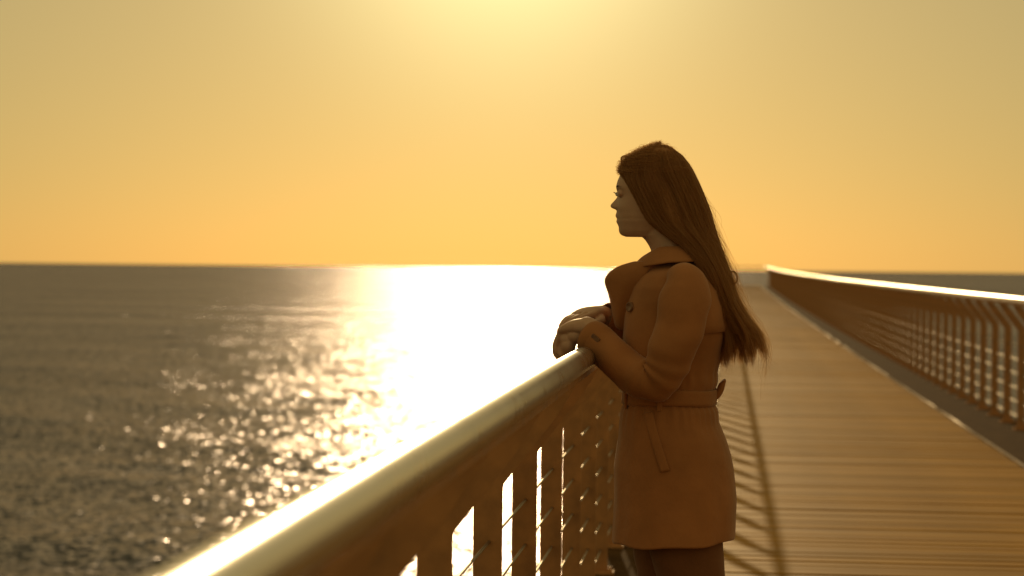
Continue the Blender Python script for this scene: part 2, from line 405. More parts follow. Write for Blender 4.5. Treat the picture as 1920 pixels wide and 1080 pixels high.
def hair_material():
    M = MatB('chestnut_hair'); b = M.b
    b.inputs['Base Color'].default_value = (0.44, 0.225, 0.09, 1); b.inputs['Roughness'].default_value = 0.45; b.inputs['Specular IOR Level'].default_value = 0.3
    at = M.n('ShaderNodeAttribute', attribute_name='strand_dir')
    tr = M.n('ShaderNodeBsdfHair', component='Transmission'); tr.inputs['Color'].default_value = (0.80, 0.50, 0.22, 1)
    tr.inputs['RoughnessU'].default_value = 0.25; tr.inputs['RoughnessV'].default_value = 0.45; M.l(at.outputs['Vector'], tr.inputs['Tangent'])
    tl = M.n('ShaderNodeBsdfTranslucent'); tl.inputs['Color'].default_value = (0.50, 0.28, 0.12, 1)
    m1 = M.n('ShaderNodeMixShader'); m1.inputs[0].default_value = 0.5; M.l(tr.outputs[0], m1.inputs[1]); M.l(tl.outputs[0], m1.inputs[2])
    mx = M.n('ShaderNodeMixShader'); mx.inputs[0].default_value = 0.42
    M.l(b.outputs[0], mx.inputs[1]); M.l(m1.outputs[0], mx.inputs[2]); M.l(mx.outputs[0], M.out.inputs['Surface'])
    return M.m
M_COAT = fabric('camel_gabardine', (0.40, 0.168, 0.062), sheen=0.25)
M_TROUSER = fabric('dark_denim', (0.21, 0.09, 0.042), sheen=0.15)
M_HAIR = hair_material()
M_HAIRIN = simple('hair_mass', (0.44, 0.225, 0.09), 0.6, noise=0.2, scale=60, bump=0.4, bscale=120)
M_SKIN = simple('skin', (0.58, 0.36, 0.25), 0.5, noise=0.06, scale=40, bump=0.08, bscale=300)
M_SKIN.node_tree.nodes['Principled BSDF'].inputs['Subsurface Weight'].default_value = 0.15
M_SKIN.node_tree.nodes['Principled BSDF'].inputs['Subsurface Radius'].default_value = (0.01, 0.004, 0.002)
M_EYE = simple('eye_white', (0.7, 0.66, 0.6), 0.15)
M_BROW = simple('dark_lash', (0.06, 0.035, 0.02), 0.6)
M_BUTTON = simple('horn_button', (0.20, 0.09, 0.04), 0.3, noise=0.3, scale=90)
M_LEATHER = simple('dark_leather', (0.06, 0.035, 0.025), 0.45, noise=0.2, scale=40, bump=0.2, bscale=200)

def lerp_tab(tab, z):
    t = np.array(tab, float); o = np.argsort(t[:, 0]); t = t[o]
    z = np.asarray(z, float)
    out = [np.interp(z, t[:, 0], t[:, i]) for i in range(1, t.shape[1])]
    return out
def smooth1(a, k=5):
    a = np.asarray(a, float)
    for _ in range(k):
        p = np.pad(a, 1, mode='edge'); a = (p[:-2] + 2 * p[1:-1] + p[2:]) / 4
    return a
def wnoise(P, seed, n=10, f0=8, f1=40):
    """smooth pseudo-random field from a few waves"""
    rng = np.random.RandomState(seed); out = np.zeros(P.shape[:-1])
    for _ in range(n):
        k = rng.normal(size=3); k *= (f0 + (f1 - f0) * rng.rand()) / np.linalg.norm(k)
        out += np.sin(P @ k + rng.rand() * 6.28)
    return out / math.sqrt(n)
def pobj(name, V, mat, parent, close=True, smooth=True):
    return grid_mesh(name, np.asarray(V) - ORG, mat, parent, close_v=close, smooth=smooth)
def ell_loft(C, A, B, ha, hb, seg=24, p=2.3):
    C = np.asarray(C, float); n = len(C)
    A = np.broadcast_to(np.asarray(A, float), (n, 3)); B = np.broadcast_to(np.asarray(B, float), (n, 3))
    a = np.linspace(0, 2 * math.pi, seg, endpoint=False)
    c = np.sign(np.cos(a)) * np.abs(np.cos(a)) ** (2 / p); s = np.sign(np.sin(a)) * np.abs(np.sin(a)) ** (2 / p)
    return C[:, None] + np.asarray(ha)[:, None, None] * c[None, :, None] * A[:, None] + np.asarray(hb)[:, None, None] * s[None, :, None] * B[:, None]
def resample(P, n):
    """smooth curve through the rows of P (columns may hold radii too)"""
    P = np.asarray(P, float); m = len(P); t = np.linspace(0, m - 1, n); out = []
    for x in t:
        i = min(int(x), m - 2); f = x - i
        p0, p1, p2, p3 = P[max(i - 1, 0)], P[i], P[i + 1], P[min(i + 2, m - 1)]
        out.append(0.5 * (2 * p1 + (p2 - p0) * f + (2 * p0 - 5 * p1 + 4 * p2 - p3) * f * f + (3 * p1 - p0 - 3 * p2 + p3) * f ** 3))
    return np.array(out)

# ---- body: one continuous surface grown from lofts, fused by a voxel remesh
class Fuse:
    def __init__(self): self.v = []; self.f = []
    def add(self, V, cap=True):
        V = np.asarray(V); R, S = V.shape[:2]; b = len(self.v)
        self.v += [tuple(p) for p in V.reshape(-1, 3)]
        for i in range(R - 1):
            for j in range(S):
                k = (j + 1) % S; self.f.append((b + i * S + j, b + i * S + k, b + (i + 1) * S + k, b + (i + 1) * S + j))
        if cap:
            self.f.append(tuple(b + j for j in range(S))[::-1]); self.f.append(tuple(b + (R - 1) * S + j for j in range(S)))
    def chain(self, pts, rad, n=26, seg=14):
        D = resample(np.column_stack([np.asarray(pts, float), np.asarray(rad, float)]), n); P, r = D[:, :3], D[:, 3]
        e0 = (P[0] - P[1]) / np.linalg.norm(P[0] - P[1]); e1 = (P[-1] - P[-2]) / np.linalg.norm(P[-1] - P[-2])
        a = np.linspace(0, math.pi / 2, 6)[1:]
        pre = [(P[0] + e0 * r[0] * math.sin(q), r[0] * max(0.06, math.cos(q))) for q in a][::-1]
        post = [(P[-1] + e1 * r[-1] * math.sin(q), r[-1] * max(0.06, math.cos(q))) for q in a]
        PP_ = np.array([p for p, _ in pre] + list(P) + [p for p, _ in post]); RR = np.array([q for _, q in pre] + list(r) + [q for _, q in post])
        self.add(tube(PP_, RR, seg))
    def ball(self, c, rx, ry, rz, n=14, seg=20):
        t = np.linspace(0.04, math.pi - 0.04, n); a = np.linspace(0, 2 * math.pi, seg, endpoint=False)
        V = np.stack([c[0] + rx * np.sin(t)[:, None] * np.cos(a), c[1] + ry * np.sin(t)[:, None] * np.sin(a), c[2] + rz * np.cos(t)[:, None] * np.ones_like(a)], -1)
        self.add(V[::-1])
    def build(self, name, mat, parent, voxel):
        v = np.array(self.v) - ORG
        me = bpy.data.meshes.new(name); me.from_pydata([tuple(p) for p in v], [], self.f); me.update()
        o = bpy.data.objects.new(name, me); COL.objects.link(o)
        m = o.modifiers.new('r', 'REMESH'); m.mode = 'VOXEL'; m.voxel_size = voxel; m.use_smooth_shade = True
        sm = o.modifiers.new('s', 'SMOOTH'); sm.factor = 0.5; sm.iterations = 2
        dg = bpy.context.evaluated_depsgraph_get(); me2 = bpy.data.meshes.new_from_object(o.evaluated_get(dg))
        o.modifiers.clear(); o.data = me2; bpy.data.meshes.remove(me); me2.name = name
        me2.materials.clear(); me2.materials.append(mat)
        me2.polygons.foreach_set('use_smooth', [True] * len(me2.polygons))
        o.parent = parent; return o

PROFILE = [(1.700, -.185), (1.660, -.238), (1.630, -.259), (1.609, -.2672), (1.5997, -.2712), (1.590, -.2736), (1.5827, -.2742), (1.5765, -.2728), (1.567, -.2705),
           (1.560, -.2700), (1.5503, -.2705), (1.540, -.2715), (1.5278, -.2720), (1.521, -.2728), (1.5148, -.2752), (1.5095, -.2748), (1.505, -.2706), (1.501, -.2728), (1.4965, -.2731),
           (1.4902, -.2692), (1.4841, -.2668), (1.4748, -.2666), (1.468, -.2640), (1.4635, -.2590), (1.4605, -.2500)]
NOSE = [(1.566, 0), (1.561, .0008), (1.5555, .0040), (1.5503, .0082), (1.5425, .0150), (1.5379, .0174), (1.5333, .0156), (1.5302, .0100), (1.5285, .004), (1.526, 0)]
def build_body():
    F = Fuse()
    # head
    zs = np.concatenate([[1.4600, 1.4612], np.linspace(1.4625, 1.66, 118), [1.667, 1.672, 1.676, 1.679]])
    prof, = lerp_tab(PROFILE, zs); nose, = lerp_tab(NOSE + [(1.40, 0), (1.75, 0)], zs)
    back, hw = lerp_tab([(1.46, -.135, .034), (1.475, -.118, .045), (1.50, -.100, .055), (1.53, -.090, .063), (1.56, -.085, .068), (1.60, -.086, .0715), (1.63, -.094, .068), (1.655, -.112, .054), (1.67, -.135, .036), (1.679, -.160, .014)], zs)
    base_p, = lerp_tab([(1.70, -.185), (1.660, -.238), (1.630, -.259), (1.609, -.2672), (1.5997, -.2710), (1.59, -.2728), (1.58, -.2732), (1.56, -.2705), (1.53, -.2712), (1.50, -.2690), (1.48, -.2660), (1.47, -.2620), (1.4635, -.2570), (1.4605, -.2500)], zs)
    prof = np.where(zs > 1.655, np.interp(zs, [1.655, 1.67, 1.679], [-.243, -.215, -.185]), prof)
    seg = 140; th = np.linspace(0, 2 * math.pi, seg, endpoint=False); V = []
    for z, xf, nz, xb, w_ in zip(zs, prof, nose, back, hw):
        xm = xf + np.interp(z, [1.46, 1.53], [0.070, 0.098])
        xm = min(xm, xb - 0.03)
        c, s = np.cos(th), np.sin(th)
        pw = 2.25
        cc = np.sign(c) * np.abs(c) ** (2 / pw); ss = np.sign(s) * np.abs(s) ** (2 / pw)
        y = w_ * ss
        bp = xf if z > 1.64 else np.interp(z, zs, base_p)
        x = np.where(cc > 0, xm - (xm - bp) * cc + np.clip(cc * 3, 0, 1) * (xf - bp) * np.exp(-(y / 0.019) ** 4), xm - (xb - xm) * cc)
        f = np.clip(cc * 3, 0, 1)
        wn = 0.0065 + 0.0075 * np.clip((1.556 - z) / 0.022, 0, 1)
        x = x - f * nz * np.exp(-(y / wn) ** 2)
        x = x + f * 0.0085 * np.exp(-((np.abs(y) - 0.030) / 0.012) ** 2 - ((z - 1.566) / 0.009) ** 2)      # eye sockets
        x = x - f * 0.0025 * np.exp(-((np.abs(y) - 0.028) / 0.016) ** 2 - ((z - 1.583) / 0.006) ** 2)      # brow
        x = x - f * 0.0035 * np.exp(-((np.abs(y) - 0.040) / 0.014) ** 2 - ((z - 1.535) / 0.016) ** 2)      # cheeks
        V.append(np.stack([x, CY + y, np.full(seg, z)], -1))
    F.add(np.array(V))
    for sg in (-1, 1):
        F.ball((-.2628, CY + sg * .0300, 1.5665), .0105, .0125, .0080)            # lids over the eyeballs
        F.ball((-.182, CY + sg * .071, 1.548), .016, .008, .028)                  # ears
    # neck and trunk
    zn = np.linspace(1.25, 1.50, 22); nf, nb, nh = lerp_tab([(1.25, -.21, -.06, .09), (1.34, -.196, -.075, .085), (1.38, -.188, -.085, .062), (1.41, -.1845, -.09, .053), (1.43, -.1865, -.092, .051), (1.4431, -.1938, -.092, .051), (1.4523, -.2005, -.092, .051), (1.4600, -.2072, -.092, .051), (1.466, -.215, -.092, .050), (1.50, -.22, -.09, .050)], zn)
    F.add(ell_loft(np.stack([(nf + nb) / 2, zn * 0 + CY, zn], -1), (1, 0, 0), (0, 1, 0), (nb - nf) / 2, nh, 32, 2.1))
    zt = np.linspace(0.80, 1.36, 24); tf, tb, tw = lerp_tab([(0.80, -.215, -.02, .150), (0.9, -.225, -.005, .155), (1.06, -.225, -.04, .115), (1.2, -.235, -.02, .135), (1.30, -.225, -.02, .140), (1.36, -.20, -.06, .10)], zt)
    F.add(ell_loft(np.stack([(tf + tb) / 2, zt * 0 + CY, zt], -1), (1, 0, 0), (0, 1, 0), (tb - tf) / 2, tw, 36, 2.2))
    # arms inside the sleeves
    F.chain([(-.11, 5.20, 1.33), (-.115, 5.165, 1.26), (-.14, 5.155, 1.14), (-.17, 5.158, 1.115), (-.25, 5.20, 1.165), (-.315, 5.243, 1.222), (-.338, 5.256, 1.236)], [.045, .038, .030, .028, .028, .0255, .0255], 40)
    F.chain([(-.11, 5.46, 1.33), (-.115, 5.50, 1.26), (-.15, 5.525, 1.18), (-.18, 5.525, 1.165), (-.25, 5.48, 1.215), (-.305, 5.438, 1.258), (-.322, 5.420, 1.262)], [.045, .038, .030, .028, .028, .025, .0245], 40)
    # left hand: palm on the rail, fingers curled down its seaward side
    def hand(W, Mc, h, l, dz0, fingers, thumb):
        W, Mc, h, l = map(lambda q: np.array(q, float), (W, Mc, h, l))
        t = np.linspace(0, 1, 14)[:, None]; Cc = W + (Mc - W) * t; Cc[:, 2] += 0.006 * np.sin(t[:, 0] * math.pi)
        n = np.cross(l, (Mc - W) / np.linalg.norm(Mc - W)); n /= np.linalg.norm(n); n *= np.sign(n[2])
        F.add(ell_loft(Cc, l, n, np.interp(t[:, 0], [0, .3, .8, 1], [.025, .034, .040, .036]), np.interp(t[:, 0], [0, .5, 1], [.0215, .0180, .0110]), 24, 2.6))
        for off, back_, r0_, segs in fingers:
            P = [Mc + l * off - h * back_ - h * 0.02]; P.append(Mc + l * off - h * back_)
            for d, ln in segs: P.append(P[-1] + np.array(d) / np.linalg.norm(d) * ln)
            rr = [r0_ * .95, r0_ * 1.10] + [r0_ * q for q in (1.0, .93, .78)]
            F.chain(P, rr, 24, 12)
            F.ball(tuple(P[1] + np.array([0, 0, .002])), r0_ * 1.12, r0_ * 1.12, r0_ * 1.05, 8, 12)
        F.chain(*thumb, 20, 12)
    h = np.array([-.90, .43, -.05]); h /= np.linalg.norm(h)
    d1, d2, d3 = (-.50, .20, -.82), (.02, .04, -1), (.62, -.02, -.75)
    hand((-.334, 5.254, 1.236), (-.3990, 5.288, 1.2230), h, (.43, .90, 0),  0,
         [(.029, .002, .0074, [(d1, .036), (d2, .023), (d3, .020)]), (.0098, -.003, .0076, [(d1, .038), (d2, .026), (d3, .021)]),
          (-.0095, .001, .0073, [((-.46, .2, -.86), .036), (d2, .025), (d3, .020)]), (-.0275, .009, .0066, [((-.42, .12, -.88), .029), (d2, .020), (d3, .017)])],
         ([(-.345, 5.278, 1.222), (-.358, 5.305, 1.212), (-.372, 5.332, 1.204), (-.384, 5.352, 1.200)], [.015, .0135, .0105, .0085]))
    F.ball((-.350, 5.268, 1.211), .028, .030, .0190); F.ball((-.366, 5.262, 1.2135), .026, .024, .020); F.ball((-.388, 5.272, 1.2050), .022, .026, .022); F.ball((-.398, 5.290, 1.195), .016, .028, .026); F.ball((-.386, 5.268, 1.190), .020, .024, .024); F.ball((-.396, 5.282, 1.180), .020, .026, .028)
    h2 = np.array([-.52, -.83, -.12]); h2 /= np.linalg.norm(h2)
    e1, e2, e3 = (-.50, -.82, -.16), (-.52, -.72, -.42), (-.42, -.55, -.70)
    hand((-.320, 5.422, 1.262), (-.3600, 5.352, 1.2605), h2, (.85, -.52, .06), 0,
         [(.027, .003, .0073, [(e1, .037), (e2, .024), (e3, .020)]), (.009, -.002, .0075, [(e1, .040), (e2, .027), (e3, .021)]),
          (-.0092, .001, .0072, [(e1, .037), (e2, .025), (e3, .020)]), (-.0265, .010, .0065, [(e1, .030), (e2, .020), (e3, .017)])],
         ([(-.318, 5.392, 1.256), (-.312, 5.360, 1.250), (-.318, 5.332, 1.246), (-.328, 5.308, 1.243)], [.015, .0135, .0105, .0085]))
    # legs and feet inside trousers and shoes
    F.chain([(-.115, 5.255, .86), (-.092, 5.25, .69), (-.062, 5.25, .48), (-.045, 5.25, .33), (-.03, 5.25, .09)], [.075, .070, .048, .046, .034], 40, 18)
    F.chain([(-.125, 5.405, .86), (-.136, 5.41, .69), (-.138, 5.41, .48), (-.13, 5.41, .33), (-.125, 5.41, .09)], [.075, .070, .048, .046, .034], 40, 18)
    for ax, ay in ((-.03, 5.25), (-.125, 5.41)):
        F.chain([(ax + .02, ay, .055), (ax - .05, ay, .05), (ax - .15, ay, .04)], [.032, .033, .025], 14, 14)
    o = F.build('body', M_SKIN, person, 0.0021)
    return o
body = build_body()
# eyes, lashes and brows
def small_ball(name, c, r, mat, parent, sx=1, sy=1, sz=1):
    t = np.linspace(0.05, math.pi - 0.05, 12); a = np.linspace(0, 2 * math.pi, 18, endpoint=False)
    V = np.stack([c[0] + sx * r * np.sin(t)[:, None] * np.cos(a), c[1] + sy * r * np.sin(t)[:, None] * np.sin(a), c[2] + sz * r * np.cos(t)[:, None] * np.ones_like(a)], -1)
    return pobj(name, V, mat, parent)
for sg in (-1, 1):
    e = small_ball('eye', (-.2655, CY + sg * .030, 1.5655), .0095, M_EYE, body, 1, 1.15, .72)
    small_ball('iris', (-.2722, CY + sg * .031, 1.5650), .0036, M_BROW, e, .6, 1, 1)
    V = []; Q = []
    for i in range(26):
        t = i / 25 * 2 - 1; y0_ = CY + sg * (.030 + .012 * t); x0_ = -.2725 + .003 * t * t
        P = np.array([(x0_, y0_, 1.5690 - .001 * t * t), (x0_ - .0035, y0_ + sg * .0005, 1.5682), (x0_ - .0072, y0_ + sg * .0012 * (1 + t), 1.5698 + .001 * math.sin(i * 3.1))])
        T = tube(resample(P, 5), np.linspace(.00038, .0001, 5), 4); b = len(V); V += list(T.reshape(-1, 3))
        for r in range(4):
            for j in range(4): Q.append((b + r * 4 + j, b + r * 4 + (j + 1) % 4, b + r * 4 + 4 + (j + 1) % 4, b + r * 4 + 4 + j))
    raw_mesh('eyelashes', np.array(V) - ORG, Q, M_BROW, body)
    C = np.array([(-.2715 + .006 * max(0, t) ** 2 , CY + sg * (.018 + .026 * t), 1.5835 + .003 * math.sin(t * 2.6)) for t in np.linspace(0, 1, 12)])
    pobj('eyebrow', tube(C, np.interp(np.linspace(0, 1, 12), [0, .2, 1], [.0014, .0024, .0008]), 6), M_BROW, body)

# ---- trench coat
COAT = [(0.700, -.2750, .0318, .200), (0.75, -.2728, .0330, .196), (0.80, -.2700, .0345, .191), (0.84, -.2706, .0310, .188), (0.884, -.272, .0265, .184), (0.92, -.2677, .0190, .179), (0.96, -.2620, .0060, .172),
        (1.00, -.2595, -.0115, .162), (1.03, -.2560, -.0145, .153), (1.05, -.2475, -.0250, .144), (1.08, -.246, -.0235, .142), (1.10, -.247, -.0155, .145), (1.125, -.250, -.0165, .149), (1.15, -.253, -.0113, .154),
        (1.18, -.254, -.007, .160), (1.215, -.253, .0035, .166), (1.26, -.249, .004, .170), (1.30, -.243, -.001, .171), (1.335, -.235, -.014, .164), (1.362, -.220, -.034, .140), (1.382, -.205, -.055, .100), (1.395, -.196, -.070, .070), (1.402, -.190, -.080, .056)]
CZ = np.array([c[0] for c in COAT])
def coat_ring(z, th, grow=0.0):
    """points of the coat's surface at height z (array th of angles)"""
    xf, xb, w_ = lerp_tab(COAT, np.array([z])); xf, xb, w_ = xf[0] - grow, xb[0] + grow, w_[0] + grow
    c, s = np.cos(th), np.sin(th); p = 2.35
    cc = np.sign(c) * np.abs(c) ** (2 / p); ss = np.sign(s) * np.abs(s) ** (2 / p)
    xm, a = (xf + xb) / 2, (xb - xf) / 2
    return np.stack([xm - a * cc, CY + w_ * ss, np.full(len(th), z)], -1)        # th = 0 front, th = -pi/2 towards the camera
def build_coat():
    th = np.linspace(0, 2 * math.pi, 128, endpoint=False); zs = np.linspace(0.700, 1.402, 130)
    V = np.array([coat_ring(z, th) for z in zs])
    xf, xb, w_ = lerp_tab(COAT, zs)
    side = np.abs(np.sin(th))[None, :]                                          # keep the profile, wrinkle the flanks
    low = np.clip((1.04 - zs) / 0.20, 0, 1)[:, None]; up = np.clip((zs - 1.09) / 0.1, 0, 1)[:, None] * np.clip((1.38 - zs) / 0.1, 0, 1)[:, None]
    fold = np.sin(th * 9 + 1.3 * np.sin(th * 2) + 0.6 * np.sin(zs[:, None] * 9)) * 0.6 + np.sin(th * 15 + 2.0) * 0.35
    gath = np.sin(th * 31 + 3 * np.sin(th * 3)) * np.exp(-((zs - 1.025) / 0.035) ** 2)[:, None] * 0.0028
    gath2 = np.sin(th * 27 + 1 + 3 * np.sin(th * 4)) * np.exp(-((zs - 1.115) / 0.03) ** 2)[:, None] * 0.0022
    wr = wnoise(V * np.array([1, 1, 0.6]), 4, 14, 20, 70) * 0.0022 * up + fold * 0.0055 * low * (1.1 - 0.5 * low) + gath + gath2
    nrm = np.stack([-np.cos(th), np.sin(th), 0 * th], -1)
    V = V + nrm[None] * (wr * (0.12 + 0.88 * side))[..., None]
    fade = np.clip((0.88 - zs) / 0.18, 0, 1)[:, None]
    V[..., 2] += fade * (0.005 + 0.0150 * np.clip((V[..., 0] + .2756) / .308, 0, 1) - 0.005 * np.sin(np.clip((V[..., 0] + .2756) / .308, 0, 1) * math.pi) + 0.002 * np.sin(th * 7))
    # turned-in hem
    inner = V[:8].copy(); cen = np.array([-.12, CY, 0])
    inner[..., :2] = cen[:2] + (inner[..., :2] - cen[:2]) * 0.965
    V = np.concatenate([inner[::-1], V])
    coat = pobj('coat', V, M_COAT, person)
    return coat
coat = build_coat()
def build_sleeve(path, seed, cuff_t):
    D = resample(np.array(path), 84); P, R_ = D[:, :3], D[:, 3]
    V = tube(P, R_, 44)
    s = np.linspace(0, 1, 84)
    nrm = V - P[:, None]; nrm /= np.linalg.norm(nrm, axis=-1)[..., None]
    a = np.linspace(0, 2 * math.pi, 44, endpoint=False)
    elbow = np.exp(-((s - 0.50) / 0.14) ** 2)[:, None]
    wr = wnoise(V, seed, 12, 30, 80) * 0.0026 - elbow * 0.0050 * np.abs(np.sin(s[:, None] * 48 + 1.4 * np.sin(a + seed))) ** 0.6 * (0.5 + 0.5 * np.sin(a * 1.0 + 0.5)) + elbow * 0.0022 * np.sin(s[:, None] * 95 + 1.8 * np.sin(a + seed)) + 0.0016 * np.sin(s[:, None] * 46 + 2 * np.cos(a * 1.0 + 1))
    V = V + nrm * (wr * np.clip((0.97 - s) / 0.05, 0, 1)[:, None])[..., None]
    inn = V[-9:][::-1].copy(); pc = P[-9:][::-1][:, None]; inn = pc + (inn - pc) * 0.93
    V = np.concatenate([V, inn])
    sl = pobj('sleeve', V, M_COAT, coat)
    # strap round the cuff
    i0 = int(cuff_t * 83); c = P[i0]; t = P[i0 + 1] - P[i0 - 1]; t /= np.linalg.norm(t)
    pc = P[i0 - 4:i0 + 5]
    band = pc[:, None] + (tube(P, R_, 44)[i0 - 4:i0 + 5] - pc[:, None]) * np.array([1.0, 1.05, 1.065, 1.07, 1.07, 1.07, 1.065, 1.05, 1.0])[:, None, None]
    pobj('cuff_strap', band, M_COAT, sl)
    return sl, P, R_
SL_L = [(-.108, 5.205, 1.372, .036), (-.098, 5.180, 1.345, .052), (-.097, 5.163, 1.305, .0620), (-.110, 5.152, 1.240, .0595), (-.130, 5.146, 1.175, .0550), (-.147, 5.146, 1.130, .0515), (-.172, 5.152, 1.1085, .0500),
        (-.205, 5.168, 1.1180, .0480), (-.246, 5.192, 1.1460, .0470), (-.288, 5.220, 1.1830, .0455), (-.318, 5.240, 1.2035, .0440), (-.332, 5.250, 1.2110, .0430)]
SL_R = [(-.108, 5.455, 1.372, .036), (-.098, 5.480, 1.345, .058), (-.097, 5.498, 1.305, .0655), (-.112, 5.512, 1.250, .0620), (-.135, 5.525, 1.200, .0560), (-.155, 5.528, 1.172, .0520), (-.185, 5.520, 1.170, .0490),
        (-.220, 5.500, 1.195, .0460), (-.258, 5.470, 1.225, .0420), (-.292, 5.445, 1.250, .0395), (-.306, 5.435, 1.257, .0385)]
sleeve_l, PL, RL = build_sleeve(SL_L, 21, 0.93)
sleeve_r, PR, RR_ = build_sleeve(SL_R, 22, 0.93)
# buckle on the near cuff strap
def box_obj(name, c, sx, sy, sz, mat, parent, rot=(0, 0, 0), bev=0.002):
    v, f = box_vf(-sx / 2, sx / 2, -sy / 2, sy / 2, -sz / 2, sz / 2)
    me = bpy.data.meshes.new(name); me.from_pydata(v, [], f); me.update(); bevel_mesh(me, bev, 2); me.materials.append(mat)
    o = bpy.data.objects.new(name, me); o.location = tuple(np.array(c) - ORG); o.rotation_euler = rot; link(o, parent); return o
box_obj('cuff_buckle', (-.314, 5.1915, 1.2080), .026, .007, .017, M_BUTTON, sleeve_l, (0, math.radians(34), math.radians(-30)))

def sheet(name, G, thick, mat, parent, sub=(18, 30)):
    """thin solid cloth piece through a small grid of control points (rows, cols, 3)"""
    G = np.asarray(G, float); A = np.array([resample(r, sub[1]) for r in G]); A = np.array([resample(A[:, j], sub[0]) for j in range(sub[1])]).transpose(1, 0, 2)
    du = np.gradient(A, axis=0); dv = np.gradient(A, axis=1); n = np.cross(du, dv); n /= np.linalg.norm(n, axis=-1)[..., None] + 1e-9
    e = np.ones(A.shape[:2]); e[0] = e[-1] = .35; e[:, 0] = .35; e[:, -1] = .35
    T, B = A + n * (thick / 2 * e)[..., None], A - n * (thick / 2 * e)[..., None]
    R, Cn = A.shape[:2]; V = np.concatenate([T.reshape(-1, 3), B.reshape(-1, 3)]) - ORG; N = R * Cn; Q = []
    I = np.arange(N).reshape(R, Cn)
    for i in range(R - 1):
        for j in range(Cn - 1):
            Q.append((I[i, j], I[i, j + 1], I[i + 1, j + 1], I[i + 1, j])); Q.append((N + I[i + 1, j], N + I[i + 1, j + 1], N + I[i, j + 1], N + I[i, j]))
    bd = [I[0, j] for j in range(Cn)] + [I[i, -1] for i in range(1, R)] + [I[-1, j] for j in range(Cn - 2, -1, -1)] + [I[i, 0] for i in range(R - 2, 0, -1)]
    for a, b in zip(bd, bd[1:] + bd[:1]): Q.append((b, a, N + a, N + b))
    return raw_mesh(name, V, Q, mat, parent)
for sg in (-1, 1):
    y = lambda q: CY + sg * q
    # broad lapel rolling open in front of the chest
    sheet('lapel', [
        [(-.180, y(.088), 1.390), (-.200, y(.080), 1.398), (-.2175, y(.062), 1.398), (-.221, y(.050), 1.396)],
        [(-.195, y(.090), 1.365), (-.225, y(.086), 1.376), (-.258, y(.066), 1.384), (-.270, y(.052), 1.3785)],
        [(-.215, y(.082), 1.335), (-.245, y(.082), 1.346), (-.283, y(.062), 1.362), (-.2965, y(.045), 1.3515)],
        [(-.232, y(.066), 1.300), (-.256, y(.066), 1.308), (-.278, y(.052), 1.318), (-.2875, y(.036), 1.318)],
        [(-.242, y(.046), 1.265), (-.260, y(.046), 1.270), (-.272, y(.036), 1.277), (-.2795, y(.022), 1.281)],
        [(-.249, y(.022), 1.225), (-.259, y(.022), 1.228), (-.266, y(.016), 1.232), (-.2700, y(.006), 1.235)]], .006, M_COAT, coat, (26, 20))
    # pocket welt slanting on the flank and buttons on the chest
    def on_coat(x, z, out=0.0):
        ths = np.linspace(0, math.pi, 721); P = coat_ring(z, ths, out); i = np.argmin(np.abs(P[:, 0] - x)); q = P[i].copy(); q[1] = CY + sg * (q[1] - CY); return q
    if True:
        pts = [(-.195, 1.030), (-.182, .985), (-.166, .935), (-.150, .890)]
        a = [on_coat(px_, pz_, .003) for px_, pz_ in pts]; b = [on_coat(px_ + .022, pz_ + .006, .002) for px_, pz_ in pts]
        sheet('pocket_welt', [a, b], .005, M_COAT, coat, (5, 20))
    for bx_, bz_ in ((-.232, 1.287), (-.234, 1.165)):
        q = on_coat(bx_, bz_, .004)
        ths = np.linspace(0, 2 * math.pi, 18, endpoint=False)
        nn = np.array([-.75, sg * .66, .05]); nn /= np.linalg.norm(nn); uu = np.cross(nn, (0, 0, 1)); uu /= np.linalg.norm(uu); vv = np.cross(nn, uu)
        ring = lambda r, d: [q + nn * d + r * (math.cos(t) * uu + math.sin(t) * vv) for t in ths]
        pobj('button', np.array([ring(.0125, -.004), ring(.0125, .003), ring(.010, .0045), ring(.0085, .003), ring(.0008, .003)]), M_BUTTON, coat)
# storm flap across the shoulder blades
fl = []
for z, g in ((1.232, .0015), (1.2325, .0085), (1.25, .0080), (1.29, .0070), (1.33, .0060), (1.362, .0045)):
    fl.append(coat_ring(z, np.linspace(math.pi * .58, math.pi * 1.42, 60), g))
fl = np.array(fl); fl[..., 2] -= .010 * np.abs(np.linspace(-1, 1, 60))[None] * np.linspace(1, 0, 6)[:, None]
pobj('storm_flap', fl, M_COAT, coat, close=False)
# collar: stands round the neck and falls outward
th = np.linspace(-2.55, 2.55, 60); G = []
def collar_pt(t, k):
    # t angle from the nape (0) to the front; k 0 inner foot, 1 top fold, 2 outer rim
    f = abs(t) / 2.55
    cx, cy = -.140, CY
    r1 = .060 + .002 * f; x1 = cx + math.cos(t) * (.060 if math.cos(t) > 0 else .056); y1 = cy + math.sin(t) * r1
    ztop = 1.4375 - .006 * f - .016 * max(0, f - .75) / .25
    if k == 0: return (x1, y1, 1.398)
    if k == 1: return (x1 + .004 * math.cos(t), y1 + .004 * math.sin(t), ztop)
    out = .036 + .014 * f
    x2 = cx + math.cos(t) * (.062 + out * 0.9); y2 = cy + math.sin(t) * (.064 + out)
    z2 = 1.404 - .012 * f - .012 * max(0, f - .6) / .4
    if f > .8: x2 -= (f - .8) / .2 * .006; y2 -= math.sin(t) * (f - .8) / .2 * .012
    return (x2, y2, z2)
A = [[collar_pt(t, 0) for t in th], [collar_pt(t, 1) for t in th]]
mid = [tuple(np.array(collar_pt(t, 1)) * .55 + np.array(collar_pt(t, 2)) * .45 + np.array([0.0, 0, .006])) for t in th]
A += [mid, [collar_pt(t, 2) for t in th]]
sheet('collar', A, .005, M_COAT, coat, (22, 90))
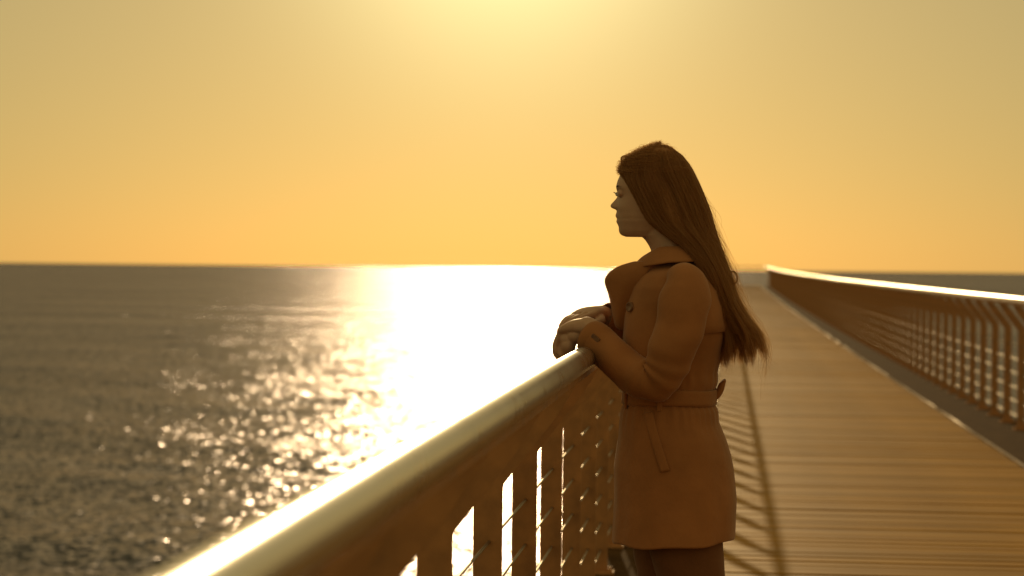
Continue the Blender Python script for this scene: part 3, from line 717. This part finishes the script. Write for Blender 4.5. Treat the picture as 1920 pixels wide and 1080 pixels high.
# belt with its knotted tail at the back
thb = np.linspace(0, 2 * math.pi, 128, endpoint=False)
prof_b = [(1.046, .001), (1.048, .0062), (1.056, .0072), (1.076, .0072), (1.083, .0062), (1.085, .001)]
BV = []
for z, g in prof_b:
    r = coat_ring(z, thb, g); r[:, 2] += .002 * np.sin(thb * 3); BV.append(r)
belt = pobj('belt', np.array(BV), M_COAT, coat)
for k, yo in enumerate((-.020, .016)):
    oe = [(-.030, 1.0525), (-.0190, 1.0580), (-.0085, 1.0680), (-.0010, 1.0850), (.0024, 1.1080)]
    ie = [(-.031, 1.0600), (-.0245, 1.0700), (-.0180, 1.0830), (-.0125, 1.0960), (.0016, 1.1078)]
    rows = [[(x_ , CY + yo, z_) for x_, z_ in oe], [((a_[0] + b_[0]) / 2, CY + yo - (.009 if yo < 0 else -.009), (a_[1] + b_[1]) / 2) for a_, b_ in zip(oe, ie)], [(x_, CY + yo, z_) for x_, z_ in ie]]
    sheet('belt_tail', rows, .005, M_COAT, belt, (9, 24))
for yy_ in (-1, 1):                                                              # belt loops on the flanks
    q = coat_ring(1.065, np.array([-yy_ * math.pi / 2 * .92]), .009)[0]
    box_obj('belt_loop', q, .012, .006, .058, M_COAT, belt)
    q = coat_ring(1.065, np.array([-yy_ * .55]), .009)[0]
    box_obj('belt_loop', q, .006, .012, .055, M_COAT, belt)

# ---- trousers and shoes
def leg_loft(rows, seed):
    D = resample(np.array(rows), 70); C = D[:, :3]
    V = ell_loft(C, (1, 0, 0), (0, 1, 0), D[:, 3], D[:, 4], 40, 2.2)
    n = V - C[:, None]; n /= np.linalg.norm(n, axis=-1)[..., None]
    V = V + n * (wnoise(V * np.array([1, 1, 1.6]), seed, 12, 25, 90) * .0020)[..., None]
    return V
near = leg_loft([(-.105, 5.245, .88, .095, .085), (-.098, 5.245, .78, .094, .082), (-.0895, 5.247, .69, .091, .080), (-.074, 5.25, .61, .084, .073), (-.060, 5.25, .47, .066, .062), (-.046, 5.25, .33, .062, .058), (-.034, 5.25, .12, .050, .050), (-.032, 5.25, .075, .052, .052)], 31)
far = leg_loft([(-.130, 5.415, .88, .095, .085), (-.134, 5.415, .78, .092, .082), (-.1375, 5.413, .69, .0885, .080), (-.1365, 5.41, .61, .080, .073), (-.136, 5.41, .47, .066, .062), (-.130, 5.41, .33, .062, .058), (-.126, 5.41, .12, .050, .050), (-.125, 5.41, .075, .052, .052)], 32)
# both legs and the seat share one mesh
Fz = Fuse(); Fz.add(near); Fz.add(far); Fz.ball((-.118, CY, .86), .105, .155, .10)
Fz.build('trousers', M_TROUSER, person, 0.005)
for ax, ay in ((-.03, 5.25), (-.125, 5.41)):
    Fs = Fuse()
    xs = np.array([.052, .045, .02, -.03, -.08, -.13, -.165, -.182]); hz = np.array([.03, .05, .058, .056, .040, .031, .026, .016]); hwid = np.array([.022, .034, .038, .036, .042, .044, .034, .016])
    D = resample(np.column_stack([ax + xs, xs * 0 + ay, .012 + hz, hwid, hz]), 30)
    Fs.add(ell_loft(D[:, :3], (0, 1, 0), (0, 0, 1), D[:, 3], D[:, 4], 28, 2.6))
    Fs.chain([(ax, ay, .06), (ax, ay, .12)], [.045, .044], 8, 20)
    sh = Fs.build('shoe', M_LEATHER, person, 0.004)
    D = resample(np.column_stack([ax + xs * 1.02, xs * 0 + ay, xs * 0 + .014, hwid * 1.04]), 24)
    pobj('sole', ell_loft(D[:, :3], (0, 1, 0), (0, 0, 1), D[:, 3], D[:, 3] * 0 + .006, 20, 4), M_LEATHER, sh)

# ---- hair
HB = [(1.6936, -.163), (1.6875, -.1417), (1.676, -.123), (1.659, -.1046), (1.638, -.089), (1.616, -.0765), (1.59, -.064), (1.56, -.0514), (1.532, -.0404), (1.498, -.0308), (1.465, -.0205), (1.431, -.0085), (1.40, .0035), (1.385, .0095),
      (1.349, .021), (1.319, .030), (1.294, .040), (1.268, .056), (1.246, .072), (1.225, .086), (1.20, .096), (1.17, .100)]
HF = [(1.6936, -.163), (1.688, -.188), (1.6786, -.213), (1.668, -.234), (1.660, -.249), (1.644, -.262), (1.629, -.2685), (1.617, -.268), (1.609, -.262), (1.59, -.250), (1.57, -.238), (1.55, -.228), (1.52, -.213), (1.49, -.190), (1.46, -.150),
      (1.44, -.118), (1.41, -.090), (1.375, -.062), (1.32, -.035), (1.26, -.018), (1.216, -.006), (1.19, -.005), (1.17, -.005)]
HW = [(1.6936, .012), (1.688, .034), (1.6786, .053), (1.66, .071), (1.63, .083), (1.60, .088), (1.56, .089), (1.52, .087), (1.48, .086), (1.44, .090), (1.40, .098), (1.35, .104), (1.28, .104), (1.22, .092), (1.17, .080)]
def hair_env(z):
    return lerp_tab(HF, z)[0], lerp_tab(HB, z)[0], lerp_tab(HW, z)[0]
def hair_point(z, th, q):
    """point of the hair mass at height z, angle th (0 = back, pi = front edge), q = 1 on the outside"""
    xf, xb, w_ = hair_env(z)
    xm, a = (xf + xb) / 2, (xb - xf) / 2
    c, s = np.cos(th), np.sin(th)
    p = 2 + 2.2 * np.clip((1.63 - z) / .05, 0, 1) * np.clip(-c / .5, 0, 1)      # fuller at the temples so that it covers the ears
    c = np.sign(c) * np.abs(c) ** (2 / p); s = np.sign(s) * np.abs(s) ** (2 / p)
    return xm + a * c * q, CY + w_ * s * q
def build_hair():
    zs = np.concatenate([np.linspace(1.6915, 1.66, 14), np.linspace(1.655, 1.225, 60)])
    th = np.linspace(0, 2 * math.pi, 72, endpoint=False); V = []
    for z in zs:
        q = 0.95 if z > 1.34 else 0.95 - (1.34 - z) * 3.2
        x, y = hair_point(z, th, q); V.append(np.stack([x, y, np.full(72, z - 0.002)], -1))
    V = np.array(V); V[..., 0] += wnoise(V * np.array([1, 1, .15]), 9, 12, 60, 200) * .0012; V[..., 1] += wnoise(V * np.array([1, 1, .15]), 10, 12, 60, 200) * .0015
    hair = pobj('hair', V, M_HAIRIN, person)
    # strands laid over the mass, gathered in locks towards the tips
    rng = np.random.RandomState(17)
    paths, rads = [], []
    NL = 52
    lock_th = rng.uniform(-math.pi * .98, math.pi * .98, NL); lock_dx = rng.normal(0, .011, NL); lock_dy = rng.normal(0, .012, NL); lock_z = 1.155 + .075 * rng.rand(NL) ** 1.6; lock_c = rng.normal(0, 1, NL); lock_q = rng.uniform(.35, 1.04, NL)
    n = 26
    for i in range(9000):
        k = rng.randint(NL); t0 = lock_th[k] + rng.normal(0, .075)
        if i % 3 == 0: t0 = rng.uniform(-math.pi, math.pi)
        inner = rng.rand() < .45
        q = rng.uniform(.30, .93) if inner else rng.uniform(.93, 1.0)
        ztop = rng.uniform(1.30, 1.45) if inner else (1.689 if rng.rand() < .7 else rng.uniform(1.60, 1.69))
        back_ = math.cos(t0) * .5 + .5
        zend = lock_z[k] - .010 * (1 - back_) + rng.normal(0, .008) + .030 * max(0, back_ - .75) * 4 * rng.rand()
        loose = i % 3 == 0
        if loose: zend = rng.uniform(1.215, 1.30)
        s = np.linspace(0, 1, n); z = ztop + (zend - ztop) * s ** 0.9
        tip = np.clip((1.33 - z) / 0.17, 0, 1) ** 1.6
        tt = t0 + 0 * z if loose else lock_th[k] + (t0 - lock_th[k]) * (1 - .80 * np.clip((1.32 - z) / .13, 0, 1))
        qq = q + (lock_q[k] - q) * .75 * np.clip((1.30 - z) / .12, 0, 1) * (0 if loose else 1)
        x, y = hair_point(np.maximum(z, 1.17), tt, qq)
        x = x + tip * (lock_dx[k] + .012 * (back_ - .4) + rng.normal(0, .004)); y = y + tip * (lock_dy[k] + rng.normal(0, .004))
        x = x + .0035 * tip * np.sin(s * 9 + lock_c[k] * 3); z = z + tip ** 2 * .012 * max(0, lock_c[k]) * back_
        x = x + .0010 * np.sin(s * 14 + rng.rand() * 6.28) ; y = y + .0012 * np.sin(s * 11 + rng.rand() * 6.28)
        paths.append(np.stack([x, y, z], -1)); rads.append(np.interp(s, [0, .8, 1], [.00034, .00032, .00010]))
    # flyaways behind the head and fuzz on the crown
    for i in range(200):
        z0_ = rng.uniform(1.24, 1.58); ln = rng.uniform(.08, .20); s = np.linspace(0, 1, n); z = z0_ - ln * s
        t0 = rng.normal(0, .5); x, y = hair_point(np.maximum(z, 1.17), t0 + 0 * z, 1.0)
        x = x + (.022 * rng.rand() ** 1.5 + .002) * np.sin(s * math.pi * rng.uniform(.55, 1.1)) + .002 * np.sin(s * 7 + i)
        y = y + rng.normal(0, .012) * s
        paths.append(np.stack([x, y, z], -1)); rads.append(np.interp(s, [0, 1], [.00026, .00010]))
    for i in range(60):
        z0_ = rng.uniform(1.20, 1.30); s = np.linspace(0, 1, n); t0 = rng.normal(0, .6); ln = rng.uniform(.05, .10)
        x0_, y0_ = hair_point(np.array([z0_]), np.array([t0]), 1.0); d = rng.uniform(.02, .055)
        paths.append(np.stack([x0_ + d * s ** 1.3, y0_ + rng.normal(0, .02) * s, z0_ - ln * s + .5 * d * s ** 3], -1)); rads.append(np.interp(s, [0, 1], [.00030, .00010]))
    for i in range(2400):                                                        # frizz that lies a few millimetres above the crown and forehead
        t0 = math.pi + rng.normal(0, .9); z0_ = 1.692 - .075 * rng.rand() ** 1.4
        s = np.linspace(0, 1, n); lift = rng.uniform(.0005, .0075) * (1 if rng.rand() < .8 else 1.6)
        dth = rng.normal(0, .5); zz = z0_ + rng.normal(0, .006) * s
        zz = np.minimum(zz, 1.6925)
        x, y = hair_point(zz, t0 + dth * s, 1.0)
        xm_ = -.17; ux, uz = x - xm_, zz - 1.60; nn_ = np.sqrt(ux ** 2 + (y - CY) ** 2 + uz ** 2)
        bump_ = lift * np.sin(s * math.pi * rng.uniform(.6, 1.0))
        x = x + ux / nn_ * bump_; y = y + (y - CY) / nn_ * bump_; zz = zz + uz / nn_ * bump_
        paths.append(np.stack([x, y, zz], -1)); rads.append(np.interp(s, [0, 1], [.00026, .00014]))
    # a loose curl over the forehead and one at the back
    for i in range(26):
        s = np.linspace(0, 1, n); a = s * 3.6 + .2
        c0 = np.array([-.2555, CY - .01 + rng.normal(0, .008), 1.6515]); r_ = .0085 + rng.normal(0, .0009)
        paths.append(np.stack([c0[0] + .004 + r_ * 1.25 * np.cos(a), c0[1] + 0 * s, c0[2] + r_ * np.sin(a) + .002], -1)); rads.append(np.full(n, .0003))
        c0 = np.array([.017, CY - .05 + rng.normal(0, .004), 1.3725]); a = 1.9 - s * 3.4; r_ = .0135 + rng.normal(0, .0008)
        paths.append(np.stack([c0[0] + r_ * np.cos(a) * .9, c0[1] + 0 * s, c0[2] - .012 + r_ * 1.2 * np.sin(a)], -1)); rads.append(np.full(n, .0003))
    P = np.array(paths); R_ = np.array(rads); m = len(P)
    T = np.gradient(P, axis=1); T /= np.linalg.norm(T, axis=-1)[..., None] + 1e-9
    U = np.cross(T, rng.normal(size=(m, 1, 3))); U /= np.linalg.norm(U, axis=-1)[..., None] + 1e-9
    V = P[:, :, None] + (R_ * 1.25)[:, :, None, None] * np.array([-1.0, 1.0])[None, None, :, None] * U[:, :, None]
    I = np.arange(m * n * 2).reshape(m, n, 2)
    Q = np.stack([I[:, :-1, 0], I[:, :-1, 1], I[:, 1:, 1], I[:, 1:, 0]], -1).reshape(-1, 4)
    st = raw_mesh('strands', V.reshape(-1, 3) - ORG, Q, M_HAIR, hair)
    at = st.data.attributes.new('strand_dir', 'FLOAT_VECTOR', 'POINT')
    at.data.foreach_set('vector', np.repeat(T, 2, axis=1).astype(np.float32).ravel())
build_hair()
